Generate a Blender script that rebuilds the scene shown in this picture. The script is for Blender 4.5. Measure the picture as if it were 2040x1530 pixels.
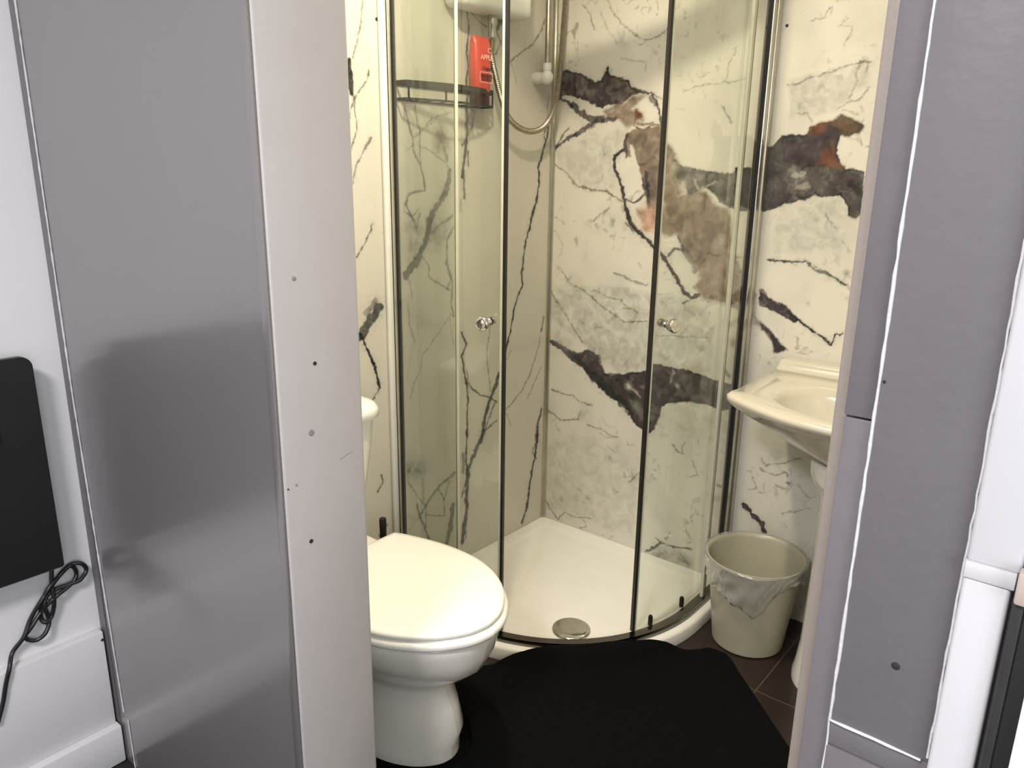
import bpy, bmesh, math, random
import numpy as np
from mathutils import Vector, Matrix
random.seed(4)
for o in list(bpy.data.objects): bpy.data.objects.remove(o)
SC = bpy.context.scene; COL = SC.collection
# ---------------------------------------------------------------- camera
def setup_camera():
    f_px, pitch, yaw, roll = 1540.0, math.radians(15.6), math.radians(39.3), math.radians(0.8)
    f = Vector((-math.sin(yaw)*math.cos(pitch), math.cos(yaw)*math.cos(pitch), -math.sin(pitch)))
    r = Vector((math.cos(yaw), math.sin(yaw), 0)); u = r.cross(f)
    r2 = r*math.cos(roll) + u*math.sin(roll); u2 = r2.cross(f)
    cd = bpy.data.cameras.new('camera'); cam = bpy.data.objects.new('camera', cd); COL.objects.link(cam)
    m = Matrix((r2, u2, -f)).transposed().to_4x4(); m.translation = Vector((0, 0, 1.38))
    cam.matrix_world = m
    cd.sensor_fit = 'HORIZONTAL'; cd.sensor_width = 36; cd.lens = 36*f_px/2040; cd.clip_start = 0.02
    SC.camera = cam
setup_camera()
# ---------------------------------------------------------------- light and exposure
w = bpy.data.worlds.new('world'); SC.world = w; w.use_nodes = True
w.node_tree.nodes['Background'].inputs[0].default_value = (0.9, 0.92, 1, 1)
w.node_tree.nodes['Background'].inputs[1].default_value = 0.15
SC.view_settings.view_transform = 'Standard'; SC.view_settings.look = 'None'
SC.view_settings.exposure = 0.0; SC.view_settings.gamma = 1; SC.view_settings.use_curve_mapping = False
def lamp(name, kind, loc, energy, color, size, rot=(0, 0, 0), size_y=None):
    l = bpy.data.lights.new(name, kind); l.energy = energy; l.color = color
    if kind == 'AREA':
        l.size = size
        if size_y: l.shape = 'RECTANGLE'; l.size_y = size_y
        else: l.shape = 'DISK'
    else: l.shadow_soft_size = size
    o = bpy.data.objects.new(name, l); o.location = loc; o.rotation_euler = rot; COL.objects.link(o); return o
lamp('bathroom_ceiling_light', 'AREA', (-1.06, 1.22, 2.235), 21, (1, .87, .65), .085)
lamp('bathroom_bounce_fill', 'AREA', (-1.05, 1.40, 2.24), 8.5, (1, .88, .68), .8)  # added fill standing in for warm bounced light, not a fitting
lamp('bedroom_ceiling_light', 'AREA', (-.35, -.75, 2.33), 60, (1, .965, .97), .5)
lamp('bedroom_window_light', 'AREA', (1.25, -.5, 1.4), 24, (.9, .95, 1), 1.0, (0, math.radians(90), 0), 1.2)
# ---------------------------------------------------------------- materials
def srgb(r, g, b):
    f = lambda c: ((c/255+.055)/1.055)**2.4 if c > 10 else c/255/12.92
    return (f(r), f(g), f(b), 1)
def mat(name, col, rough=.5, metal=0, noise=0, nscale=8, bump=0, bscale=60, coat=0, spec=.5):
    m = bpy.data.materials.new(name); m.use_nodes = True; nt = m.node_tree; n = nt.nodes; L = nt.links
    b = n['Principled BSDF']; b.inputs['Base Color'].default_value = col; b.inputs['Roughness'].default_value = rough
    b.inputs['Metallic'].default_value = metal; b.inputs['Coat Weight'].default_value = coat; b.inputs['Coat Roughness'].default_value = .06
    b.inputs['Specular IOR Level'].default_value = spec
    tc = n.new('ShaderNodeTexCoord')
    nz = n.new('ShaderNodeTexNoise'); nz.inputs['Scale'].default_value = nscale; nz.inputs['Detail'].default_value = 5
    L.new(tc.outputs['Object'], nz.inputs['Vector'])
    mx = n.new('ShaderNodeMix'); mx.data_type = 'RGBA'; mx.blend_type = 'MULTIPLY'
    mx.inputs[6].default_value = col; g = 1-noise; mx.inputs[7].default_value = (g, g, g, 1)
    mr = n.new('ShaderNodeMapRange'); mr.inputs[1].default_value = .35; mr.inputs[2].default_value = .7
    L.new(nz.outputs[0], mr.inputs[0]); L.new(mr.outputs[0], mx.inputs[0]); L.new(mx.outputs[2], b.inputs['Base Color'])
    if bump:
        n2 = n.new('ShaderNodeTexNoise'); n2.inputs['Scale'].default_value = bscale; n2.inputs['Detail'].default_value = 3
        L.new(tc.outputs['Object'], n2.inputs['Vector'])
        bp = n.new('ShaderNodeBump'); bp.inputs['Strength'].default_value = bump; bp.inputs['Distance'].default_value = .002
        L.new(n2.outputs[0], bp.inputs['Height']); L.new(bp.outputs[0], b.inputs['Normal'])
    return m
def glass_mat(name, tint, rough=.0, k=1.6, haze=0):
    m = bpy.data.materials.new(name); m.use_nodes = True; nt = m.node_tree; n = nt.nodes; L = nt.links
    n.remove(n['Principled BSDF']); out = n['Material Output']
    t = n.new('ShaderNodeBsdfTransparent'); t.inputs[0].default_value = tint
    g = n.new('ShaderNodeBsdfGlossy'); g.inputs['Roughness'].default_value = rough
    fr = n.new('ShaderNodeFresnel'); fr.inputs[0].default_value = 1.5
    ge = n.new('ShaderNodeNewGeometry')
    inv = n.new('ShaderNodeMath'); inv.operation = 'SUBTRACT'; inv.inputs[0].default_value = 1; L.new(ge.outputs['Backfacing'], inv.inputs[1])
    mu = n.new('ShaderNodeMath'); mu.operation = 'MULTIPLY'; L.new(fr.outputs[0], mu.inputs[0]); L.new(inv.outputs[0], mu.inputs[1])
    m2 = n.new('ShaderNodeMath'); m2.operation = 'MULTIPLY'; m2.inputs[1].default_value = k; m2.use_clamp = True; L.new(mu.outputs[0], m2.inputs[0])
    mx = n.new('ShaderNodeMixShader'); L.new(m2.outputs[0], mx.inputs[0]); L.new(t.outputs[0], mx.inputs[1]); L.new(g.outputs[0], mx.inputs[2])
    last = mx
    if haze:
        d = n.new('ShaderNodeBsdfDiffuse'); d.inputs[0].default_value = (.8, .8, .78, 1)
        tc = n.new('ShaderNodeTexCoord'); nz = n.new('ShaderNodeTexNoise'); nz.inputs['Scale'].default_value = 14; nz.inputs['Detail'].default_value = 6
        L.new(tc.outputs['Object'], nz.inputs['Vector'])
        mr = n.new('ShaderNodeMapRange'); mr.inputs[1].default_value = .3; mr.inputs[2].default_value = .7; mr.inputs[3].default_value = haze*.5; mr.inputs[4].default_value = haze
        L.new(nz.outputs[0], mr.inputs[0])
        mx2 = n.new('ShaderNodeMixShader'); L.new(mr.outputs[0], mx2.inputs[0]); L.new(mx.outputs[0], mx2.inputs[1]); L.new(d.outputs[0], mx2.inputs[2]); last = mx2
    L.new(last.outputs[0], out.inputs[0]); return m
M = dict(
 white_wall=mat('white wall paint', (.72, .71, .72, 1), .55, noise=.04, nscale=2, bump=.15, bscale=120),
 grey_paint=mat('grey satin paint', (.150, .142, .145, 1), .45, noise=.05, nscale=3, bump=.03, bscale=40, coat=1),
 grey_trim=mat('grey trim paint', (.15, .14, .147, 1), .45, noise=.06, nscale=12, bump=.2, bscale=90),
 cap_paint=mat('pale lining paint', (.50, .475, .48, 1), .4, noise=.05, nscale=9, bump=.15, bscale=70),
 beige=mat('beige lining paint', (.26, .225, .195, 1), .5, noise=.06, nscale=10, bump=.2, bscale=80),
 caulk=mat('white caulk', (.62, .62, .64, 1), .5, noise=.1, nscale=40, bump=.6, bscale=120),
 white_gloss=mat('white gloss paint', (.58, .58, .60, 1), .14, noise=.03, nscale=6, coat=.3),
 hole=mat('dark hole', (.02, .018, .018, 1), .8, noise=.3, nscale=200),
 scuff=mat('scuff mark', (.3, .28, .28, 1), .8, noise=.3, nscale=200),
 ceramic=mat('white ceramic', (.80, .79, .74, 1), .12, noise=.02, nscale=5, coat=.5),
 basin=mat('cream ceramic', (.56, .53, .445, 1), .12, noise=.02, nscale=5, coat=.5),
 lid=mat('white plastic seat', (.86, .86, .82, 1), .22, noise=.02, nscale=4, coat=.2),
 tray=mat('white acrylic tray', (.82, .81, .76, 1), .25, noise=.04, nscale=10, coat=.2),
 bin=mat('cream plastic', (.40, .385, .29, 1), .32, noise=.05, nscale=14),
 chrome=mat('chrome', (.72, .71, .66, 1), .12, 1, noise=.1, nscale=20),
 rail=mat('chrome rail with dark reflection', (.20, .19, .17, 1), .16, 1, noise=.2, nscale=20),  # plain chrome; the black mat's reflection is put into its dark colour
 alu=mat('polished aluminium', (.60, .59, .52, 1), .32, 1, noise=.12, nscale=20),
 hose=mat('steel hose', (.48, .44, .35, 1), .34, 1, noise=.2, nscale=60),
 black_seal=mat('black magnetic seal', (.012, .011, .01, 1), .5, noise=.2, nscale=30),
 clear_seal=mat('pale seal strip', (.62, .62, .50, 1), .35, noise=.1, nscale=20),
 edge=mat('green glass edge', (.10, .15, .10, 1), .15, noise=.2, nscale=20),
 black_metal=mat('black metal', (.02, .02, .02, 1), .5, noise=.2, nscale=40),
 black_plastic=mat('black plastic', (.010, .010, .011, 1), .42, noise=.2, nscale=10),
 black_cloth=mat('black towelling', (.0028, .0028, .0032, 1), .95, noise=.3, nscale=60, bump=.6, bscale=500, spec=.1),
 cable=mat('black rubber cable', (.015, .015, .016, 1), .35, noise=.2, nscale=60),
 plastic=mat('white plastic', (.75, .76, .70, 1), .35, noise=.03, nscale=10),
 red=mat('red shower gel', srgb(200, 68, 54), .3, noise=.12, nscale=25, coat=.3),
 dark_red=mat('dark red cap', srgb(70, 25, 28), .35, noise=.2, nscale=30),
 pink=mat('pale pink print', srgb(250, 190, 175), .5, noise=.05, nscale=30),
 print_dark=mat('dark print', srgb(60, 30, 25), .5, noise=.05, nscale=30),
 wood=mat('pale wood', (.50, .41, .36, 1), .45, noise=.12, nscale=30),
 carpet=mat('dark carpet', (.015, .013, .013, 1), .95, noise=.4, nscale=80, bump=1, bscale=300),
 ceiling=mat('white ceiling paint', (.8, .79, .77, 1), .7, noise=.03, nscale=3),
 panel_pale=mat('pale wall panel', (.76, .74, .66, 1), .3, noise=.06, nscale=3),
 paper=mat('white board', (.8, .82, .88, 1), .4, noise=.03, nscale=5),
 glass=glass_mat('shower glass', (.95, .965, .945, 1)),
 film=glass_mat('thin polythene', (.95, .955, .94, 1), .10, 3.0, .20),
)
def tile_mat():
    m = mat('dark brown floor tile', srgb(41, 31, 28), .3, noise=.35, nscale=7); nt = m.node_tree; n = nt.nodes; L = nt.links
    b = n['Principled BSDF']; src = b.inputs['Base Color'].links[0].from_socket
    tc = n.new('ShaderNodeTexCoord'); mp = n.new('ShaderNodeMapping'); mp.inputs['Location'].default_value = (.63, -1.85, 0)
    L.new(tc.outputs['Object'], mp.inputs[0])
    bt = n.new('ShaderNodeTexBrick'); bt.offset = 0; bt.inputs['Scale'].default_value = 1
    bt.inputs['Brick Width'].default_value = .3; bt.inputs['Row Height'].default_value = .3; bt.inputs['Mortar Size'].default_value = .0013; bt.inputs['Mortar Smooth'].default_value = .1
    L.new(mp.outputs[0], bt.inputs['Vector'])
    mx = n.new('ShaderNodeMix'); mx.data_type = 'RGBA'; L.new(bt.outputs['Fac'], mx.inputs[0]); L.new(src, mx.inputs[6]); mx.inputs[7].default_value = srgb(92, 78, 70)
    L.new(mx.outputs[2], b.inputs['Base Color']); return m
M['tile'] = tile_mat()
for nm in ('grey_paint',):
    q = M[nm].node_tree.nodes['Principled BSDF']; q.inputs['Coat IOR'].default_value = 1.7; q.inputs['Coat Roughness'].default_value = .17
def marble_mat(name, base, mottle=.5, flecks=.4):
    m = bpy.data.materials.new(name); m.use_nodes = True; nt = m.node_tree; n = nt.nodes; L = nt.links
    b = n['Principled BSDF']; b.inputs['Roughness'].default_value = .2; b.inputs['Coat Weight'].default_value = .15
    b.inputs['IOR'].default_value = 1.5
    at = n.new('ShaderNodeAttribute'); at.attribute_name = 'marbling'
    tc = n.new('ShaderNodeTexCoord')
    def noise(scale, detail=6, dist=0):
        z = n.new('ShaderNodeTexNoise'); z.inputs['Scale'].default_value = scale; z.inputs['Detail'].default_value = detail; z.inputs['Distortion'].default_value = dist
        L.new(tc.outputs['Object'], z.inputs['Vector']); return z
    def mr(src, a, b2, c, d):
        r = n.new('ShaderNodeMapRange'); r.inputs[1].default_value = a; r.inputs[2].default_value = b2; r.inputs[3].default_value = c; r.inputs[4].default_value = d
        L.new(src, r.inputs[0]); return r.outputs[0]
    def mix(fac, a, b2, mode='MIX'):
        x = n.new('ShaderNodeMix'); x.data_type = 'RGBA'; x.blend_type = mode
        for s, i in ((fac, 0), (a, 6), (b2, 7)):
            if isinstance(s, (tuple, float, int)): x.inputs[i].default_value = s
            else: L.new(s, x.inputs[i])
        return x.outputs[2]
    soft = mr(noise(4.5, 7, .4).outputs[0], .46, .70, 0, mottle)
    c = mix(soft, base, (base[0]*.62, base[1]*.63, base[2]*.64, 1))
    fleck = mr(noise(28, 10, 1.2).outputs[0], .575, .70, 0, flecks)
    patch = mr(noise(5, 3).outputs[0], .45, .62, 0, 1)
    mu = n.new('ShaderNodeMath'); mu.operation = 'MULTIPLY'; L.new(fleck, mu.inputs[0]); L.new(patch, mu.inputs[1])
    c = mix(mu.outputs[0], c, (.20, .20, .17, 1))
    c = mix(at.outputs['Alpha'], c, at.outputs['Color'])
    tex = mr(noise(26, 9, .8).outputs[0], .3, .7, .62, 1.42)
    cc = n.new('ShaderNodeCombineColor'); [L.new(tex, cc.inputs[i]) for i in range(3)]
    c = mix(at.outputs['Alpha'], c, mix(1.0, c, cc.outputs[0], 'MULTIPLY'))
    L.new(c, b.inputs['Base Color']); return m
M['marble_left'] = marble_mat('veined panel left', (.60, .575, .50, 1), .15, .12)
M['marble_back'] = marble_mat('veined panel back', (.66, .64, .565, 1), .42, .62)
# ---------------------------------------------------------------- mesh helpers
def link(name, me, material, parent=None, smooth=False):
    o = bpy.data.objects.new(name, me); COL.objects.link(o)
    if material is not None: me.materials.append(M[material] if isinstance(material, str) else material)
    if smooth:
        for p in me.polygons: p.use_smooth = True
        try: me.set_sharp_from_angle(angle=math.radians(smooth if smooth > 1 else 40))
        except Exception: pass
    if parent is not None: o.parent = parent; o.matrix_parent_inverse = Matrix.Translation(parent.location).inverted()
    return o
def fin(name, bm, material, parent=None, smooth=False):
    bmesh.ops.recalc_face_normals(bm, faces=bm.faces)
    me = bpy.data.meshes.new(name); bm.to_mesh(me); bm.free(); return link(name, me, material, parent, smooth)
def b_box(bm, a, b, bevel=0, seg=2):
    c = [(a[i]+b[i])/2 for i in range(3)]; s = [abs(b[i]-a[i]) for i in range(3)]
    r = bmesh.ops.create_cube(bm, size=1, matrix=Matrix.Translation(c) @ Matrix.Diagonal((*s, 1)))
    if bevel:
        es = list({e for v in r['verts'] for e in v.link_edges})
        bmesh.ops.bevel(bm, geom=es, offset=bevel, segments=seg, profile=.5, affect='EDGES')
def box(name, a, b, material, parent=None, bevel=0, seg=2):
    bm = bmesh.new(); b_box(bm, a, b, bevel, seg); return fin(name, bm, material, parent, 30 if bevel else False)
def b_loft(bm, rings, cap0=True, cap1=True, closed=True):
    vs = [[bm.verts.new(p) for p in r] for r in rings]; n = len(rings[0])
    for i in range(len(vs)-1):
        for j in range(n if closed else n-1):
            k = (j+1) % n; bm.faces.new((vs[i][j], vs[i][k], vs[i+1][k], vs[i+1][j]))
    if cap0: bm.faces.new(vs[0][::-1])
    if cap1: bm.faces.new(vs[-1])
    return vs
def loft(name, rings, material, parent=None, cap0=True, cap1=True, smooth=40):
    bm = bmesh.new(); b_loft(bm, rings, cap0, cap1); return fin(name, bm, material, parent, smooth)
def catmull(pts, k=8, closed=False):
    P = [Vector(p) for p in pts]; n = len(P); out = []
    rng = range(n) if closed else range(n-1)
    for i in rng:
        if closed: p0, p1, p2, p3 = P[(i-1) % n], P[i], P[(i+1) % n], P[(i+2) % n]
        else: p0, p1, p2, p3 = P[max(i-1, 0)], P[i], P[i+1], P[min(i+2, n-1)]
        for j in range(k):
            t = j/k
            out.append(.5*((2*p1)+(p2-p0)*t+(2*p0-5*p1+4*p2-p3)*t*t+(3*p1-p0-3*p2+p3)*t**3))
    if not closed: out.append(P[-1])
    return out
def b_tube(bm, pts, r, n=12, ribs=0, closed=False):
    P = [Vector(p) for p in pts]; rings = []; up = None; dist = 0
    for i, p in enumerate(P):
        if closed: t = P[(i+1) % len(P)]-P[i-1]
        else: t = P[min(i+1, len(P)-1)]-P[max(i-1, 0)]
        t.normalize()
        if up is None: up = t.orthogonal().normalized()
        up = (up-t*up.dot(t)).normalized(); s = t.cross(up)
        rr = r[i] if isinstance(r, (list, tuple)) else r
        if ribs: rr *= 1+(.09 if i % 2 else -.09)
        rings.append([p+rr*(math.cos(a)*up+math.sin(a)*s) for a in [2*math.pi*j/n for j in range(n)]])
    if closed: rings.append(rings[0])
    b_loft(bm, rings, not closed, not closed)
def tube(name, pts, r, material, parent=None, n=12, ribs=0, closed=False):
    bm = bmesh.new(); b_tube(bm, pts, r, n, ribs, closed)
    if closed: bmesh.ops.remove_doubles(bm, verts=bm.verts, dist=1e-6)
    return fin(name, bm, material, parent, 50)
def lathe(name, prof, material, parent=None, loc=(0, 0, 0), axis=(0, 0, 1), n=40, smooth=40):
    ax = Vector(axis).normalized(); q = Vector((0, 0, 1)).rotation_difference(ax); rings = []
    for r, z in prof:
        rings.append([Vector(loc)+q @ Vector((max(r, 1e-5)*math.cos(a), max(r, 1e-5)*math.sin(a), z)) for a in [2*math.pi*j/n for j in range(n)]])
    return loft(name, rings, material, parent, smooth=smooth)
def resample(pts, step):
    out = [Vector(pts[0])]; acc = 0
    for a, b in zip(pts[:-1], pts[1:]):
        a = Vector(a); b = Vector(b); L = (b-a).length; d = step-acc
        while d <= L: out.append(a+(b-a)*(d/L)); d += step
        acc = L-(d-step)
    return out
def sheet(name, path, th, z0, z1, material, parent=None, smooth=20, off=0):
    "vertical sheet of thickness th following a plan path, shifted sideways by off"
    P = [Vector(p) for p in path]; A = []; B = []
    for i, p in enumerate(P):
        t = (P[min(i+1, len(P)-1)]-P[max(i-1, 0)]).normalized(); nrm = Vector((-t.y, t.x))
        A.append(p+nrm*(off+th/2)); B.append(p+nrm*(off-th/2))
    loop = A+B[::-1]
    return loft(name, [[(p.x, p.y, z) for p in loop] for z in (z0, z1)], material, parent, smooth=smooth)
def thing(name, label, cat, loc=(0, 0, 0), group=None):
    o = bpy.data.objects.new(name, None); COL.objects.link(o); o.location = loc; o.empty_display_size = .05
    o['label'] = label; o['category'] = cat
    if group: o['group'] = group
    return o
def tag(o, label, cat, group=None, kind=None):
    o['label'] = label; o['category'] = cat
    if group: o['group'] = group
    if kind: o['kind'] = kind
    return o
def struct(o): o['kind'] = 'structure'; return o
def outline(x0, x1, yc, table, n=14):
    "closed plan outline along x; table of (fraction, half width); returns points going round"
    up = catmull([(s, h, 0) for s, h in table], n)
    pts = [(x0+(x1-x0)*p.x, yc+p.y) for p in up]; low = [(x0+(x1-x0)*p.x, yc-p.y) for p in up][::-1]
    if abs(table[-1][1]) < 1e-6: low = low[1:]
    return pts+low
# ---------------------------------------------------------------- measured positions in metres
TVB = (-.35, .543, .552, 1.012)
RAIL_Y, SHELF_Y1, BOTTLE_Y, BIN = 2.163, 1.900, 1.845, (-.750, 2.070, .287)
BRUSH, BOLT = (-1.575, 1.345), (-1.235, 1.010, .045)
PAN = dict(f0=-1.085, f1=-1.065, f2=-1.080, f3=-1.105, f4=-1.090, f5=-1.040, f6=-1.002, f7=-.983)
JAMB_SPOTS = [(0.6577, 1.2231, 0.0035, 'scuff'), (0.6856, 1.0925, 0.0032, 'hole'), (0.6719, 0.9856, 0.005, 'scuff'), (0.6391, 0.9100, 0.0022, 'scuff'), (0.6245, 0.9073, 0.0014, 'hole'), (0.6598, 0.8075, 0.0036, 'hole')]
HOSE_PTS = [(-1.6450, 1.8944, 1.7514), (-1.6430, 1.8880, 1.7058), (-1.6400, 1.9037, 1.6508), (-1.6350, 1.9246, 1.5875), (-1.6300, 1.9533, 1.5350), (-1.6300, 2.0062, 1.5047), (-1.6300, 2.0764, 1.4955), (-1.6320, 2.1482, 1.5175), (-1.6340, 2.1984, 1.5757), (-1.6340, 2.2223, 1.6641), (-1.6340, 2.2317, 1.7582), (-1.6340, 2.2388, 1.8355), (-1.6340, 2.2459, 1.9119), (-1.6340, 2.2494, 2.0015)]
CABLE = [(-1.7130, 0.5336, 0.5426), (-1.7090, 0.5261, 0.4989), (-1.7050, 0.5250, 0.4643), (-1.7110, 0.5183, 0.4281), (-1.7070, 0.5034, 0.4183), (-1.7130, 0.4970, 0.4288), (-1.7090, 0.5001, 0.4620), (-1.7050, 0.5158, 0.4929), (-1.7110, 0.5461, 0.5138), (-1.7070, 0.5671, 0.5284), (-1.7130, 0.5789, 0.5053), (-1.7090, 0.5676, 0.4869), (-1.7050, 0.5277, 0.4693), (-1.7110, 0.5019, 0.4481), (-1.7070, 0.4740, 0.4205), (-1.7130, 0.4615, 0.3997), (-1.7090, 0.4777, 0.3858), (-1.7050, 0.4974, 0.3949), (-1.7110, 0.5110, 0.4192), (-1.7070, 0.5052, 0.4605), (-1.7130, 0.5222, 0.4809), (-1.7090, 0.5570, 0.4853), (-1.7050, 0.5819, 0.4884), (-1.7110, 0.5992, 0.5037), (-1.7070, 0.5876, 0.5260), (-1.7130, 0.5640, 0.5263), (-1.7090, 0.5317, 0.5026), (-1.7050, 0.4979, 0.4707), (-1.7110, 0.4757, 0.4363), (-1.7070, 0.4572, 0.4045), (-1.7130, 0.4343, 0.3770), (-1.7090, 0.4195, 0.3561), (-1.7050, 0.4076, 0.3217), (-1.7110, 0.3962, 0.2820), (-1.7070, 0.3792, 0.2382)]
TIE = Vector((-1.7080, 0.5219, 0.4707))
LEFT_VEINS_REFLECTIONS = """Vk 24 70 1435,1792 1428,1743 1414,1694 1396,1650
Vk 109 100 1383,1640 1384,1606 1387,1563
Vk 25 80 1387,1563 1398,1552 1414,1572 1444,1602 1447,1624
Vk 25 80 1397,1558 1384,1514 1375,1488
Vk 25 80 1396,1552 1402,1496 1396,1458 1379,1419
Vk 29 70 1450,1453 1422,1420 1394,1381 1378,1335
Vk 26 50 1446,1453 1428,1433 1416,1407
Vk 34 80 1443,1227 1429,1200 1408,1167 1376,1131
Vk 218 90 1460,990 1421,957 1388,918
Vg 130 70 1448,1009 1409,977
Vk 58 100 1385,923 1410,868 1432,819 1450,751
Vk 31 80 1450,754 1432,728 1412,709
Vk 40 80 1444,478 1449,449 1426,426
Vk 67 80 1458,306 1430,282
Vk 49 85 1833,1821 1839,1773 1829,1714 1836,1681 1829,1629 1832,1595 1825,1552
Vk 33 70 1849,1824 1890,1800 1928,1789
Vk 107 80 1988,1827 1963,1793
Vk 30 70 1963,1789 1989,1758 1960,1720
Vk 36 70 2211,1854 2195,1824 2149,1772 2087,1740 2034,1706
Vk 18 50 2034,1706 2058,1667 2066,1645
Vk 24 60 2246,1617 2234,1587 2242,1558
Vk 69 95 2245,1549 2239,1489 2211,1429 2191,1383 2198,1328 2183,1267 2159,1222 2148,1171
Vk 35 80 2254,1539 2221,1503 2226,1474
Vk 57 95 2171,1238 2151,1188 2128,1132 2117,1070 2110,1024 2115,986 2091,952 2067,901 2056,839 2032,783 2024,757
Vk 87 85 1829,1552 1832,1496 1825,1438 1814,1384 1807,1353
Vk 53 70 1863,1537 1856,1510 1835,1474 1808,1446
Bg 263 50 1849,1536
Vg 71 80 1835,1429 1835,1385
Vg 63 80 1814,1353 1817,1289
Vk 27 50 1800,1285 1801,1248
Bn 196 80 1717,1463 1718,1446
Vg 95 60 1732,1427 1741,1401
Vk 40 55 1615,1547 1620,1507 1631,1478 1632,1424 1629,1391
Vk 37 50 1680,1518 1643,1487 1613,1461
Vk 30 40 1762,1535 1705,1524 1655,1488
Vk 48 60 1574,1544 1601,1465 1606,1428 1628,1387 1643,1349 1648,1314 1614,1310 1578,1302 1572,1277 1594,1238 1611,1198
Vk 29 50 1642,1433 1678,1421 1735,1392 1751,1370
Vg 132 80 1751,1370 1744,1326 1727,1300
Vg 151 85 1734,1300 1701,1269 1668,1235 1661,1195
Vk 29 40 1600,1440 1570,1419
Vg 30 60 1572,1290 1565,1256 1594,1238 1625,1263
Vg 159 90 1675,1254 1665,1214 1648,1166 1622,1123 1565,1070
Vk 98 70 1668,1228 1648,1166 1609,1120
Vk 97 90 1533,1055 1523,1017
Vk 26 60 1531,1108 1518,1088
Bg 350 35 1605,1195 1598,1143
Bg 271 50 1706,1194 1686,1173
Vg 55 60 1763,1237 1706,1212 1667,1187
Vg 34 70 1583,1248 1612,1217 1617,1186
Vg 35 70 1625,1247 1611,1204
Vk 41 50 1637,1118 1656,1094 1658,1061 1697,1034 1750,1005
Vk 46 55 1766,1201 1738,1161 1737,1091 1760,1033 1756,971 1763,921
Vg 93 40 1737,1091 1754,1043 1736,1016
Vk 29 45 1756,932 1701,882 1653,841 1620,813 1616,775 1593,741 1569,693
Vk 27 40 1577,1056 1587,1000
Vk 32 35 1568,984 1573,924 1596,860
Vk 19 40 1526,816 1552,858
Vk 24 40 1749,914 1755,873 1765,832
Vk 50 90 1801,862 1826,822 1804,785 1811,738 1826,683 1833,629 1829,577 1825,480
Vk 26 80 1811,758 1833,713 1826,678 1840,654
Vk 47 80 1833,682 1863,654 1894,632 1949,609 1982,585
Vk 26 60 1943,866 1928,785 1936,698 1949,630
Vk 120 90 1988,688 1973,647 1945,604 1918,544 1898,461
Vk 39 80 1973,586 1942,539 1918,494 1982,517
Vk 45 80 2243,856 2231,801
Vk 29 70 2227,779 2202,715 2168,652 2125,598 2032,545
Vk 24 60 2236,663 2197,618 2153,557
Vk 17 50 2028,540 2059,481
Vk 27 60 2029,729 2053,758
Vk 79 80 2243,495 2221,440 2224,373
Vk 25 80 2205,378 2221,452 2237,479
Vk 54 85 1825,517 1825,407 1828,334
Vk 134 90 1910,495 1871,433 1832,377 1824,295 1824,227 1808,164 1800,114
Vk 45 80 1828,356 1801,286
Vg 110 70 1810,439 1809,373
Vk 81 50 1820,171 1816,126
Vk 55 60 1765,387 1692,361 1635,320 1600,289
Vk 38 60 1685,352 1713,305 1712,250
Vk 38 60 1742,361 1713,305
Vg 77 50 1757,378 1721,368
Vk 47 70 1588,326 1600,279 1626,220 1646,174
Vk 38 50 1627,281 1719,244
Vk 156 70 1756,268 1748,209 1725,138
Vk 41 50 1557,419 1589,357 1621,319
Vk 31 50 1617,406 1618,336
Vk 37 60 1628,317 1626,231
Bg 278 55 1552,462 1598,448
Vk 27 40 1593,281 1552,253
Vk 80 95 2222,414 2211,325 2186,239 2174,168 2166,120 2140,66
Vk 37 80 2232,399 2192,343 2217,305"""
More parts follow.
